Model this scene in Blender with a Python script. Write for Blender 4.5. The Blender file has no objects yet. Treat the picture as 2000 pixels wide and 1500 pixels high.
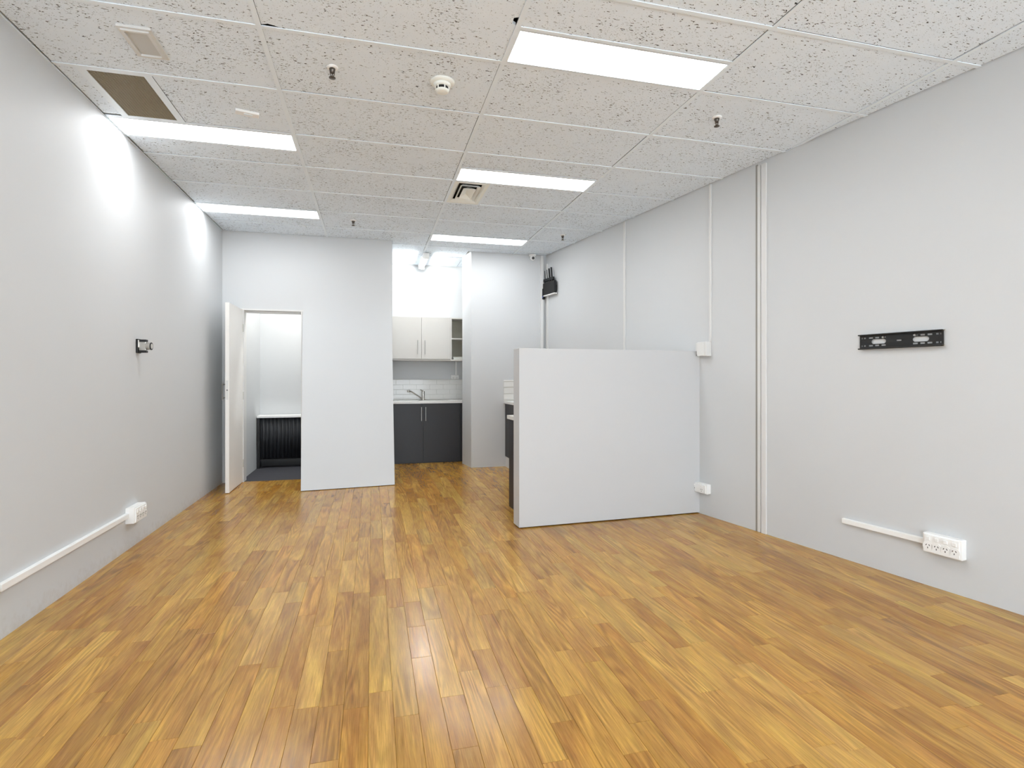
import bpy, math, random
from mathutils import Vector, Matrix

random.seed(7)
scene = bpy.context.scene
C = scene.collection
R = math.radians

# ------------------------------------------------------------------ camera, world, exposure
F_PX, HOR, CAM_Z, YAW = 1063.0, 736.0, 1.217, R(14.4)
cam_d = bpy.data.cameras.new('camera')
cam_d.sensor_width = 36.0
cam_d.lens = F_PX / 2000 * 36
cam_d.shift_y = (HOR - 750) / 2000
cam_d.clip_start = 0.05
cam = bpy.data.objects.new('camera', cam_d)
C.objects.link(cam)
cam.location = (0, 0, CAM_Z)
cam.rotation_euler = (R(90), 0, -YAW)
scene.camera = cam

world = bpy.data.worlds.new('world')
scene.world = world
world.use_nodes = True
bg = world.node_tree.nodes['Background']
bg.inputs['Color'].default_value = (0.85, 0.93, 1.0, 1)
bg.inputs['Strength'].default_value = 4.8

vs = scene.view_settings
vs.view_transform = 'Standard'
vs.look = 'None'
vs.gamma = 1
vs.use_curve_mapping = False
vs.exposure = 0.74

PANEL_STRENGTH = 10.0
CEIL = 2.892
SLAB = 3.12

# ------------------------------------------------------------------ pixel helpers (direction only; depth from surface touched)
cy, sy = math.cos(YAW), math.sin(YAW)
def ray(u, v):
    a = (u - 1000) / F_PX
    return Vector((a * cy + sy, -a * sy + cy, (HOR - v) / F_PX))
def on_z(u, v, z):
    r = ray(u, v); t = (z - CAM_Z) / r.z
    return Vector((r.x * t, r.y * t, z))
def on_y(u, v, Y):
    r = ray(u, v); t = Y / r.y
    return Vector((r.x * t, Y, CAM_Z + r.z * t))
def on_x(u, v, X):
    r = ray(u, v); t = X / r.x
    return Vector((X, r.y * t, CAM_Z + r.z * t))
RP = Vector((3.217, 2.037)); RD = Vector((-0.1684, 0.9857)); RN = Vector((-0.9857, -0.1684))
RW_ROT = math.atan2(-RD.y, -RD.x)
LW_X = -1.665
def rw_x(Y): return RP.x + (Y - RP.y) * RD.x / RD.y
def on_right(u, v):
    r = ray(u, v)
    t = (RP.x * RN.x + RP.y * RN.y) / (r.x * RN.x + r.y * RN.y)
    return Vector((r.x * t, r.y * t, CAM_Z + r.z * t))

# ------------------------------------------------------------------ materials
def lin(c):
    return tuple(((x / 255) / 12.92 if x / 255 <= 0.04045 else ((x / 255 + 0.055) / 1.055) ** 2.4) for x in c) + (1,)
MATS = {}
def mat(name, col, rough=0.5, metal=0.0, noise=0.03, scale=8.0, bump=0.0, bscale=200.0, spec=0.5):
    m = bpy.data.materials.new(name); m.use_nodes = True
    nt = m.node_tree; b = nt.nodes['Principled BSDF']
    b.inputs['Roughness'].default_value = rough
    b.inputs['Metallic'].default_value = metal
    b.inputs['Specular IOR Level'].default_value = spec
    tc = nt.nodes.new('ShaderNodeTexCoord')
    n = nt.nodes.new('ShaderNodeTexNoise'); n.inputs['Scale'].default_value = scale; n.inputs['Detail'].default_value = 4
    nt.links.new(tc.outputs['Object'], n.inputs['Vector'])
    mx = nt.nodes.new('ShaderNodeMix'); mx.data_type = 'RGBA'
    c = lin(col)
    mx.inputs[6].default_value = tuple(x * (1 - noise) for x in c[:3]) + (1,)
    mx.inputs[7].default_value = tuple(min(1, x * (1 + noise)) for x in c[:3]) + (1,)
    nt.links.new(n.outputs['Fac'], mx.inputs[0])
    nt.links.new(mx.outputs[2], b.inputs['Base Color'])
    if bump:
        n2 = nt.nodes.new('ShaderNodeTexNoise'); n2.inputs['Scale'].default_value = bscale
        nt.links.new(tc.outputs['Object'], n2.inputs['Vector'])
        bp = nt.nodes.new('ShaderNodeBump'); bp.inputs['Strength'].default_value = bump; bp.inputs['Distance'].default_value = 0.002
        nt.links.new(n2.outputs['Fac'], bp.inputs['Height'])
        nt.links.new(bp.outputs['Normal'], b.inputs['Normal'])
    MATS[name] = m
    return m
def emis(name, col, s):
    m = bpy.data.materials.new(name); m.use_nodes = True
    nt = m.node_tree; b = nt.nodes['Principled BSDF']
    b.inputs['Base Color'].default_value = (0.9, 0.9, 0.9, 1)
    b.inputs['Emission Color'].default_value = col
    b.inputs['Emission Strength'].default_value = s
    return m

M_WALL = mat('white wall paint', (204, 206, 207), 0.55, noise=0.015, scale=1.3, bump=0.05, bscale=90)
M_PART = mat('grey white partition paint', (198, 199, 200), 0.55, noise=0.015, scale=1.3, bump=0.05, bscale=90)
M_TRIM = mat('white trim paint', (216, 216, 214), 0.4, noise=0.01)
M_DOOR = mat('white door paint', (236, 234, 230), 0.4, noise=0.015)
M_PVC = mat('white plastic', (240, 240, 238), 0.35, noise=0.01)
M_CREAM = mat('cream plastic', (240, 242, 236), 0.45, noise=0.02)
M_GRID = mat('white ceiling grid', (234, 243, 250), 0.5, noise=0.02)
M_DARK = mat('dark plenum', (40, 38, 35), 0.9)
M_BLACK = mat('black powder coat', (24, 24, 24), 0.35)
M_BLKPL = mat('black plastic', (17, 17, 18), 0.6)
M_CHAR = mat('charcoal laminate', (35, 36, 40), 0.45, noise=0.04)
M_CHROME = mat('chrome', (215, 212, 206), 0.16, 1.0)
M_STEEL = mat('satin steel', (190, 188, 182), 0.3, 1.0)
M_SPRK = mat('dull bronze', (92, 86, 80), 0.35, 0.8)
M_CAB = mat('pale grey laminate', (211, 208, 202), 0.4, noise=0.01)
M_CABIN = mat('cabinet interior', (178, 175, 160), 0.6)
M_TOP = mat('white speckled worktop', (226, 225, 221), 0.25, noise=0.12, scale=120)
M_TILE = mat('white glazed tile', (228, 227, 223), 0.15, noise=0.015)
M_GROUT = mat('grout', (212, 210, 204), 0.8)
M_CARPET = mat('dark grey carpet', (58, 58, 64), 0.95, noise=0.25, scale=160, bump=0.4, bscale=300)
M_CLOTH = mat('black pleated cloth', (26, 29, 33), 0.6, noise=0.1)
M_GRILLE = mat('brown grey grille', (158, 148, 124), 0.5, noise=0.05)
M_GREY = mat('grey lens plastic', (196, 195, 190), 0.35)
M_SLOT = mat('dark slot', (30, 28, 26), 0.7)
M_BLUE = mat('blue label', (60, 82, 170), 0.5)
M_UNDER = mat('floor underlay', (96, 66, 34), 0.8)
M_LIGHT = emis('light diffuser', (0.95, 0.975, 1.0, 1), PANEL_STRENGTH)
M_STORE = emis('store lamp diffuser', (1.0, 0.99, 0.96, 1), 17.0)
M_TUBE = emis('fluorescent tube', (0.97, 0.98, 0.97, 1), 90.0)

def mat_leftwall():
    m = mat('white wall paint scuffed', (204, 206, 207), 0.6, noise=0.015, scale=1.3, bump=0.05, bscale=90)
    nt = m.node_tree; b = nt.nodes['Principled BSDF']
    src = b.inputs['Base Color'].links[0].from_socket
    geo = nt.nodes.new('ShaderNodeNewGeometry')
    sep = nt.nodes.new('ShaderNodeSeparateXYZ'); nt.links.new(geo.outputs['Position'], sep.inputs[0])
    n = nt.nodes.new('ShaderNodeTexNoise'); n.inputs['Scale'].default_value = 22; n.inputs['Detail'].default_value = 8; n.inputs['Roughness'].default_value = 0.7
    nt.links.new(geo.outputs['Position'], n.inputs['Vector'])
    mr = nt.nodes.new('ShaderNodeMapRange'); mr.inputs[1].default_value = 0.0; mr.inputs[2].default_value = 0.17; mr.inputs[3].default_value = 0.30; mr.inputs[4].default_value = -0.12
    nt.links.new(sep.outputs['Z'], mr.inputs[0])
    ad = nt.nodes.new('ShaderNodeMath'); ad.operation = 'ADD'
    nt.links.new(n.outputs['Fac'], ad.inputs[0]); nt.links.new(mr.outputs[0], ad.inputs[1])
    cr = nt.nodes.new('ShaderNodeMapRange'); cr.inputs[1].default_value = 0.62; cr.inputs[2].default_value = 0.86; cr.inputs[3].default_value = 0; cr.inputs[4].default_value = 0.35
    nt.links.new(ad.outputs[0], cr.inputs[0])
    mx = nt.nodes.new('ShaderNodeMix'); mx.data_type = 'RGBA'
    nt.links.new(cr.outputs[0], mx.inputs[0]); nt.links.new(src, mx.inputs[6]); mx.inputs[7].default_value = lin((178, 170, 162))
    nt.links.new(mx.outputs[2], b.inputs['Base Color'])
    return m
M_LWALL = mat_leftwall()

def mat_ceiling_tile():
    m = bpy.data.materials.new('fissured mineral tile'); m.use_nodes = True
    nt = m.node_tree; N = nt.nodes; L = nt.links; b = N['Principled BSDF']
    b.inputs['Roughness'].default_value = 0.95; b.inputs['Specular IOR Level'].default_value = 0.1
    g = N.new('ShaderNodeNewGeometry')
    def noise(scale, sx, sy_, detail, off=0.0, rough=0.5, dist=0.0):
        mp = N.new('ShaderNodeMapping'); mp.inputs['Scale'].default_value = (sx, sy_, 1); mp.inputs['Location'].default_value = (off, off * 1.7, 0)
        L.new(g.outputs['Position'], mp.inputs['Vector'])
        n = N.new('ShaderNodeTexNoise'); n.inputs['Scale'].default_value = scale; n.inputs['Detail'].default_value = detail
        n.inputs['Roughness'].default_value = rough; n.inputs['Distortion'].default_value = dist
        L.new(mp.outputs[0], n.inputs['Vector'])
        return n.outputs['Fac']
    def rng(s, a, b_, c=0.0, d=1.0):
        r = N.new('ShaderNodeMapRange'); r.inputs[1].default_value = a; r.inputs[2].default_value = b_; r.inputs[3].default_value = c; r.inputs[4].default_value = d
        L.new(s, r.inputs[0]); return r.outputs[0]
    def math_(op, a, b_):
        n = N.new('ShaderNodeMath'); n.operation = op
        for i, s in enumerate((a, b_)):
            if isinstance(s, float): n.inputs[i].default_value = s
            else: L.new(s, n.inputs[i])
        return n.outputs[0]
    dens = noise(3.0, 1, 1, 2, 5.0)
    fiss = noise(120, 0.45, 1.0, 1.5, 0.0, 0.5, 0.6)
    fiss2 = noise(230, 0.6, 1.0, 1.0, 9.0)
    f1 = rng(math_('ADD', fiss, rng(dens, 0.3, 0.7, -0.03, 0.03)), 0.655, 0.70)
    f2 = rng(math_('ADD', fiss2, rng(dens, 0.3, 0.7, -0.03, 0.03)), 0.69, 0.74, 0, 0.8)
    fall = math_('MAXIMUM', f1, f2)
    mott = noise(9, 1, 1, 5, 3.0)
    mx = N.new('ShaderNodeMix'); mx.data_type = 'RGBA'
    mx.inputs[6].default_value = lin((229, 239, 248)); mx.inputs[7].default_value = lin((237, 246, 254))
    L.new(mott, mx.inputs[0])
    m2 = N.new('ShaderNodeMix'); m2.data_type = 'RGBA'
    L.new(fall, m2.inputs[0]); L.new(mx.outputs[2], m2.inputs[6]); m2.inputs[7].default_value = lin((72, 72, 70))
    L.new(m2.outputs[2], b.inputs['Base Color'])
    bp = N.new('ShaderNodeBump'); bp.inputs['Strength'].default_value = 0.35; bp.inputs['Distance'].default_value = 0.002; bp.invert = True
    L.new(fall, bp.inputs['Height']); L.new(bp.outputs['Normal'], b.inputs['Normal'])
    return m
M_CTILE = mat_ceiling_tile()

def mat_wood(name, attr):
    m = bpy.data.materials.new(name); m.use_nodes = True
    nt = m.node_tree; N = nt.nodes; L = nt.links; b = N['Principled BSDF']
    b.inputs['Specular IOR Level'].default_value = 0.38
    if attr:
        a = N.new('ShaderNodeAttribute'); a.attribute_name = 'puv'; vec = a.outputs['Vector']
        c = N.new('ShaderNodeAttribute'); c.attribute_name = 'tone'; col = c.outputs['Color']
    else:
        tc = N.new('ShaderNodeTexCoord'); oi = N.new('ShaderNodeObjectInfo')
        ml = N.new('ShaderNodeVectorMath'); ml.operation = 'MULTIPLY_ADD'
        ml.inputs[0].default_value = (1, 1, 1)
        sc = N.new('ShaderNodeVectorMath'); sc.operation = 'SCALE'; sc.inputs[0].default_value = (17, 41, 23)
        L.new(oi.outputs['Random'], sc.inputs['Scale'])
        ad = N.new('ShaderNodeVectorMath'); ad.operation = 'ADD'
        L.new(tc.outputs['Object'], ad.inputs[0]); L.new(sc.outputs[0], ad.inputs[1])
        N.remove(ml); vec = ad.outputs[0]; col = oi.outputs['Color']
    def mapped(sx, sy_):
        mp = N.new('ShaderNodeMapping'); mp.inputs['Scale'].default_value = (sx, sy_, 1)
        L.new(vec, mp.inputs['Vector']); return mp.outputs[0]
    fine = N.new('ShaderNodeTexNoise'); fine.inputs['Scale'].default_value = 1; fine.inputs['Detail'].default_value = 5; fine.inputs['Roughness'].default_value = 0.65
    L.new(mapped(260, 9), fine.inputs['Vector'])
    broad = N.new('ShaderNodeTexNoise'); broad.inputs['Scale'].default_value = 1; broad.inputs['Detail'].default_value = 3; broad.inputs['Distortion'].default_value = 0.8
    L.new(mapped(16, 2.4), broad.inputs['Vector'])
    cath = N.new('ShaderNodeTexNoise'); cath.inputs['Scale'].default_value = 1; cath.inputs['Detail'].default_value = 1.2; cath.inputs['Roughness'].default_value = 0.4
    L.new(mapped(11, 0.8), cath.inputs['Vector'])
    ml = N.new('ShaderNodeMath'); ml.operation = 'MULTIPLY'; ml.inputs[1].default_value = 75; L.new(cath.outputs['Fac'], ml.inputs[0])
    sn = N.new('ShaderNodeMath'); sn.operation = 'SINE'; L.new(ml.outputs[0], sn.inputs[0])
    patch = N.new('ShaderNodeTexNoise'); patch.inputs['Scale'].default_value = 1; patch.inputs['Detail'].default_value = 2
    L.new(mapped(5, 2.2), patch.inputs['Vector'])
    def rng(s, a_, b_, c_, d_):
        r = N.new('ShaderNodeMapRange'); r.inputs[1].default_value = a_; r.inputs[2].default_value = b_; r.inputs[3].default_value = c_; r.inputs[4].default_value = d_
        L.new(s, r.inputs[0]); return r.outputs[0]
    def mul(a_, b_):
        n = N.new('ShaderNodeMath'); n.operation = 'MULTIPLY'; L.new(a_, n.inputs[0]); L.new(b_, n.inputs[1]); return n.outputs[0]
    am = rng(patch.outputs['Fac'], 0.42, 0.62, 0.02, 0.20)
    rg = N.new('ShaderNodeMath'); rg.operation = 'MULTIPLY_ADD'; rg.inputs[2].default_value = 0.98; L.new(sn.outputs[0], rg.inputs[0]); L.new(am, rg.inputs[1])
    fac = mul(mul(rng(fine.outputs['Fac'], 0.3, 0.7, 0.70, 1.20), rng(broad.outputs['Fac'], 0.3, 0.7, 0.80, 1.18)), rg.outputs[0])
    hs = N.new('ShaderNodeHueSaturation'); L.new(col, hs.inputs['Color']); L.new(fac, hs.inputs['Value'])
    hs.inputs['Saturation'].default_value = 1.0
    hr = rng(broad.outputs['Fac'], 0.3, 0.7, 0.492, 0.508); L.new(hr, hs.inputs['Hue'])
    L.new(hs.outputs['Color'], b.inputs['Base Color'])
    L.new(rng(fine.outputs['Fac'], 0.3, 0.7, 0.16, 0.26), b.inputs['Roughness'])
    bp = N.new('ShaderNodeBump'); bp.inputs['Strength'].default_value = 0.06; bp.inputs['Distance'].default_value = 0.001
    L.new(fine.outputs['Fac'], bp.inputs['Height']); L.new(bp.outputs['Normal'], b.inputs['Normal'])
    return m
M_WOOD = mat_wood('timber plank', False)
M_WOODA = mat_wood('timber plank joined', True)

# ------------------------------------------------------------------ mesh helpers
class MB:
    def __init__(self): self.v = []; self.f = []; self.sm = []
    def add(self, vs_, fs, smooth=False):
        o = len(self.v); self.v += [tuple(p) for p in vs_]
        self.f += [[i + o for i in f] for f in fs]; self.sm += [smooth] * len(fs)
        return self
    def box(self, x0, x1, y0, y1, z0, z1, ch=0.0):
        if ch <= 0:
            vs_ = [(x, y, z) for x in (x0, x1) for y in (y0, y1) for z in (z0, z1)]
            return self.add(vs_, [(0, 1, 3, 2), (4, 6, 7, 5), (0, 4, 5, 1), (2, 3, 7, 6), (0, 2, 6, 4), (1, 5, 7, 3)])
        c = min(ch, (x1 - x0) / 2.1, (y1 - y0) / 2.1, (z1 - z0) / 2.1)
        import bmesh
        bm = bmesh.new(); bmesh.ops.create_cube(bm, size=1)
        for p in bm.verts:
            p.co = Vector(((x0 + x1) / 2 + p.co.x * (x1 - x0), (y0 + y1) / 2 + p.co.y * (y1 - y0), (z0 + z1) / 2 + p.co.z * (z1 - z0)))
        bmesh.ops.bevel(bm, geom=bm.edges[:], offset=c, segments=2, profile=0.6, affect='EDGES')
        bm.verts.index_update()
        self.add([p.co[:] for p in bm.verts], [[q.index for q in f.verts] for f in bm.faces]); bm.free()
        return self
    def prism(self, poly, z0, z1):
        n = len(poly)
        a = sum(poly[i][0] * poly[(i + 1) % n][1] - poly[(i + 1) % n][0] * poly[i][1] for i in range(n))
        if a < 0: poly = poly[::-1]
        return self.add([(x, y, z0) for x, y in poly] + [(x, y, z1) for x, y in poly],
                        [list(range(n))[::-1], [n + i for i in range(n)]] + [[i, (i + 1) % n, n + (i + 1) % n, n + i] for i in range(n)])
    def cyl(self, p0, p1, r0, r1=None, n=16, smooth=True):
        r1 = r0 if r1 is None else r1
        p0, p1 = Vector(p0), Vector(p1); d = (p1 - p0).normalized()
        a = d.orthogonal().normalized(); b_ = d.cross(a)
        ring = lambda p, r: [p + (a * math.cos(2 * math.pi * i / n) + b_ * math.sin(2 * math.pi * i / n)) * r for i in range(n)]
        o = ring(p0, r0) + ring(p1, r1)
        self.add(o, [[i, (i + 1) % n, n + (i + 1) % n, n + i] for i in range(n)], smooth)
        self.add(o, [list(range(n))[::-1], [n + i for i in range(n)]])
        return self
    def lathe(self, prof, n=28, origin=(0, 0, 0)):
        ox, oy, oz = origin; vs_ = []; k = len(prof)
        for i in range(n):
            c_, s_ = math.cos(2 * math.pi * i / n), math.sin(2 * math.pi * i / n)
            vs_ += [(ox + r * c_, oy + r * s_, oz + z) for r, z in prof]
        fs = [[i * k + j, ((i + 1) % n) * k + j, ((i + 1) % n) * k + j + 1, i * k + j + 1] for i in range(n) for j in range(k - 1)]
        return self.add(vs_, fs, True)
    def tube(self, pts, r, n=10):
        for a, b_ in zip(pts, pts[1:]): self.cyl(a, b_, r, r, n)
        return self
    def xform(self, mtx):
        self.v = [tuple(mtx @ Vector(p)) for p in self.v]; return self
    def mesh(self, name):
        me = bpy.data.meshes.new(name); me.from_pydata(self.v, [], self.f)
        me.polygons.foreach_set('use_smooth', self.sm)
        import bmesh
        bm = bmesh.new(); bm.from_mesh(me); bmesh.ops.recalc_face_normals(bm, faces=bm.faces[:]); bm.to_mesh(me); bm.free()
        me.update(); return me
    def build(self, name, m, parent=None, loc=None, rotz=0.0):
        me = self.mesh(name); me.materials.append(m)
        o = bpy.data.objects.new(name, me); C.objects.link(o)
        if parent is not None: o.parent = parent
        if loc is not None: o.location = loc
        if rotz: o.rotation_euler = (0, 0, rotz)
        return o
def tag(o, label, cat, group=None):
    o['label'] = label; o['category'] = cat
    if group: o['group'] = group
    return o
def thing(name, label, cat, loc=(0, 0, 0), rotz=0.0, group=None):
    o = bpy.data.objects.new(name, None); C.objects.link(o); o.empty_display_size = 0.1
    o.location = loc; o.rotation_euler = (0, 0, rotz)
    return tag(o, label, cat, group)
def struct(o, label=None):
    o['kind'] = 'structure'
    if label: o['label'] = label
    return o
def B(*a, **k): return MB().box(*a, **k)
def copy_tree(o, parent=None):
    c = o.copy(); C.objects.link(c); c.parent = parent
    for ch in [x for x in bpy.data.objects if x.parent == o]: copy_tree(ch, c)
    return c

# ------------------------------------------------------------------ room shell
BACK_Y, RB_Y, KIT_Y, FRONT_Y = 6.87, 7.20, 8.28, -2.6
DJ0, DJ1, DH = -1.452, -0.803, 2.004        # doorway
KL, KR = 0.24, 1.78                           # kitchen side walls
struct(B(LW_X - 0.15, LW_X, FRONT_Y - 0.15, 8.40, -0.03, SLAB).build('wall_left', M_LWALL), 'long white painted wall with a cable duct low down')
mb = MB()
a0 = RP + RD * ((FRONT_Y - 0.15 - RP.y) / RD.y); a1 = RP + RD * ((7.75 - RP.y) / RD.y)
mb.prism([a0[:], a1[:], (a1 - RN * 0.2)[:], (a0 - RN * 0.2)[:]], -0.03, SLAB)
struct(mb.build('wall_right', M_WALL), 'long white painted wall with vertical joint strips')
# back wall with doorway, and its lower face that comes forward beside the doorway
mb = B(LW_X, DJ0, BACK_Y, BACK_Y + 0.12, -0.02, SLAB).box(DJ0, DJ1, BACK_Y, BACK_Y + 0.12, DH, SLAB).box(DJ1, KL, BACK_Y, BACK_Y + 0.12, -0.02, SLAB)
wall_back = struct(mb.build('wall_back', M_WALL), 'white back wall with a doorway')
mb = MB()
bl, br_ = on_z(587.5, 959, 0.006), on_z(771, 946.5, 0.006)
tl, tr = Vector((DJ1 + 0.004, BACK_Y - 0.002, CEIL - 0.004)), Vector((KL - 0.006, BACK_Y - 0.002, CEIL - 0.004))
NG = 24
g_ = []
for b_ in range(NG + 1):
    zz = bl.z + (tl.z - bl.z) * b_ / NG
    w_ = max(0.0, 1 - zz / 2.02) ** 1.15
    for a in range(NG + 1):
        fl = Vector((DJ1 + 0.004 + (KL - 0.006 - DJ1 - 0.004) * a / NG, BACK_Y - 0.002, zz)); bs = bl.lerp(br_, a / NG); bs.z = zz
        g_.append(fl.lerp(bs, w_))
mb.add(g_, [(b_ * (NG + 1) + a, b_ * (NG + 1) + a + 1, (b_ + 1) * (NG + 1) + a + 1, (b_ + 1) * (NG + 1) + a) for b_ in range(NG) for a in range(NG)], True)
bk = [Vector((tl.x, BACK_Y, bl.z)), Vector((tr.x, BACK_Y, bl.z))]
for sd in (0, NG):
    ed = [g_[b_ * (NG + 1) + sd] for b_ in range(NG + 1)]; bx_ = bk[0] if sd == 0 else bk[1]
    mb.add(ed + [Vector((bx_.x, BACK_Y, p_.z)) for p_ in ed], [(k, k + 1, NG + 2 + k, NG + 1 + k) for k in range(NG)])
mb.add([bl, br_, bk[1], bk[0]], [(0, 1, 2, 3)])
mb.build('sloping_panel', M_WALL, wall_back)
# thick right part of the back wall
mb = MB().prism([(1.285, RB_Y), (rw_x(RB_Y) + 0.02, RB_Y), (rw_x(7.58) + 0.02, 7.58), (1.225, 7.58)], -0.02, SLAB)
struct(mb.build('wall_back_right', M_WALL), 'thick white wall end beside the kitchen opening')
struct(B(KL - 0.12, KL, BACK_Y + 0.12, KIT_Y, -0.02, SLAB).build('wall_kitchen_left', M_WALL))
struct(B(KR, KR + 0.12, 7.58, KIT_Y, -0.02, SLAB).build('wall_kitchen_right', M_WALL))
struct(B(KL - 0.12, KR + 0.12, KIT_Y, KIT_Y + 0.12, -0.02, SLAB).build('wall_kitchen_back', M_WALL))
# store room behind the doorway
SR_L, SR_B = -1.485, 8.06
struct(B(LW_X, SR_L, BACK_Y + 0.12, SR_B, -0.02, SLAB).build('wall_store_left', M_WALL))
struct(B(LW_X, KL - 0.12, SR_B, SR_B + 0.12, -0.02, SLAB).build('wall_store_back', M_WALL))
struct(B(SR_L, KL - 0.12, BACK_Y + 0.02, SR_B, -0.03, 0.001).build('floor_carpet', M_CARPET), 'dark grey carpet in the room behind the doorway')
# unseen front wall behind the camera; its glazing is added for soft fill light
XR = rw_x(FRONT_Y) + 0.02
mb = B(LW_X, XR, FRONT_Y - 0.12, FRONT_Y, 2.4, SLAB).box(LW_X, LW_X + 0.25, FRONT_Y - 0.12, FRONT_Y, -0.02, 2.4).box(XR - 0.3, XR, FRONT_Y - 0.12, FRONT_Y, -0.02, 2.4)
struct(mb.build('wall_front', M_WALL), 'unseen front wall with a wide glazed opening added for fill light')
win = bpy.data.objects.new('fill_window_1', None); C.objects.link(win); struct(win, 'wide unseen window added to let in fill light')
xs = [LW_X + 0.25 + i * (XR - 0.3 - LW_X - 0.25) / 4 for i in range(5)]
M_ALU = mat('grey aluminium', (150, 150, 150), 0.4, 0.8)
M_GLASS = bpy.data.materials.new('clear glass'); M_GLASS.use_nodes = True
_n = M_GLASS.node_tree.nodes; _l = M_GLASS.node_tree.links
_t = _n.new('ShaderNodeBsdfTransparent'); _g = _n.new('ShaderNodeBsdfGlossy'); _g.inputs['Roughness'].default_value = 0.02
_m = _n.new('ShaderNodeMixShader'); _m.inputs[0].default_value = 0.06
_l.new(_t.outputs[0], _m.inputs[1]); _l.new(_g.outputs[0], _m.inputs[2]); _l.new(_m.outputs[0], _n['Material Output'].inputs[0])
for x in xs: B(x - 0.025, x + 0.025, FRONT_Y - 0.09, FRONT_Y - 0.03, 0, 2.4).build('mullion', M_ALU, win)
for a, b_ in zip(xs, xs[1:]):
    B(a + 0.025, b_ - 0.025, FRONT_Y - 0.065, FRONT_Y - 0.055, 0.05, 2.35).build('pane', M_GLASS, win)
B(xs[0], xs[-1], FRONT_Y - 0.09, FRONT_Y - 0.03, 0, 0.05).build('sill', M_ALU, win)
B(xs[0], xs[-1], FRONT_Y - 0.09, FRONT_Y - 0.03, 2.35, 2.4).build('head', M_ALU, win)

# low partition
PY0, PY1, PX0, PZ = 4.245, 4.395, 1.135, 1.447
part_rot = math.atan2(4.289 - 4.205, 2.78 - 1.139)
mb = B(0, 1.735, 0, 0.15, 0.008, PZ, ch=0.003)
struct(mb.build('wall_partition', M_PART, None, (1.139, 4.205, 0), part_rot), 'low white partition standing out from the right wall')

# ------------------------------------------------------------------ floor
floor = struct(B(LW_X - 0.1, 4.2, FRONT_Y, 7.80, -0.06, -0.0135).build('floor', M_UNDER), 'polished honey timber strip floor')
TONES = [(186, 141, 67), (176, 131, 58), (181, 134, 60), (167, 119, 51), (172, 124, 54), (188, 144, 72), (177, 136, 65), (170, 122, 57), (182, 131, 58), (175, 126, 53), (164, 119, 54), (183, 137, 64)]
PW = 0.0885
LENS = [0.30, 0.42, 0.55, 0.68, 0.80, 0.95, 1.10]
def plank_geo(w, l):
    g, c, d = 0.0003, 0.0009, 0.013
    x, y = w / 2 - g, l / 2 - g
    vs_ = [(sx * x, s_ * y, -d) for sx, s_ in ((-1, -1), (1, -1), (1, 1), (-1, 1))] + \
          [(sx * x, s_ * y, -c) for sx, s_ in ((-1, -1), (1, -1), (1, 1), (-1, 1))] + \
          [(sx * (x - c), s_ * (y - c), 0) for sx, s_ in ((-1, -1), (1, -1), (1, 1), (-1, 1))]
    fs = [(8, 9, 10, 11)]
    for k in (0, 4):
        for i in range(4): fs.append((k + i, k + (i + 1) % 4, k + 4 + (i + 1) % 4, k + 4 + i))
    return vs_, fs
planks = []
rnd = random.Random(11)
x = LW_X - 0.03
while x < 4.1:
    x0, x1 = x, x + PW; xm = (x0 + x1) / 2
    yend = BACK_Y + 0.02 if xm < KL else (7.78 if xm < KR else 7.3)
    y = FRONT_Y - rnd.random() * 0.6
    while y < yend:
        l = rnd.choice(LENS)
        if y + l > yend: l = yend - y
        if x0 < rw_x(y) + 0.05 and l > 0.01:
            planks.append((xm, y + l / 2, l, lin(rnd.choice(TONES)), rnd.random() * 100))
        y += l
    x += PW
def seen(p):
    X, Y = p[0], p[1]
    d = X * sy + Y * cy
    if d < 0.9: return 0
    u = 1000 + F_PX * (X * cy - Y * sy) / d; v = HOR + F_PX * CAM_Z / d
    if u < -120 or u > 2120 or v > 1680: return 0
    return p[2] / d ** 3
planks.sort(key=lambda p: -seen(p))
plank_me = {}
for X, Y, l, tone, s in planks[:300]:
    k = round(l, 3)
    if k not in plank_me:
        me = bpy.data.meshes.new('plank'); v_, f_ = plank_geo(PW, l); me.from_pydata(v_, [], f_); me.materials.append(M_WOOD); plank_me[k] = me
    o = bpy.data.objects.new('plank', plank_me[k]); C.objects.link(o); o.parent = floor
    o.location = (X, Y, 0); o.color = tone
mv, mf, puv, tn = [], [], [], []
for X, Y, l, tone, s in planks[300:]:
    v_, f_ = plank_geo(PW, l); o = len(mv)
    mv += [(a + X, b_ + Y, c) for a, b_, c in v_]; mf += [[i + o for i in f] for f in f_]
    puv += [(a + s * 0.37, b_ + s * 0.91, c + s * 0.53) for a, b_, c in v_]; tn += [tone] * len(v_)
me = bpy.data.meshes.new('planks_beyond'); me.from_pydata(mv, [], mf); me.materials.append(M_WOODA)
at = me.attributes.new('puv', 'FLOAT_VECTOR', 'POINT'); at.data.foreach_set('vector', [q for p in puv for q in p])
at = me.attributes.new('tone', 'FLOAT_COLOR', 'POINT'); at.data.foreach_set('color', [q for p in tn for q in p])
o = bpy.data.objects.new('planks_beyond', me); C.objects.link(o); o.parent = floor; o['kind'] = 'stuff'

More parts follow.
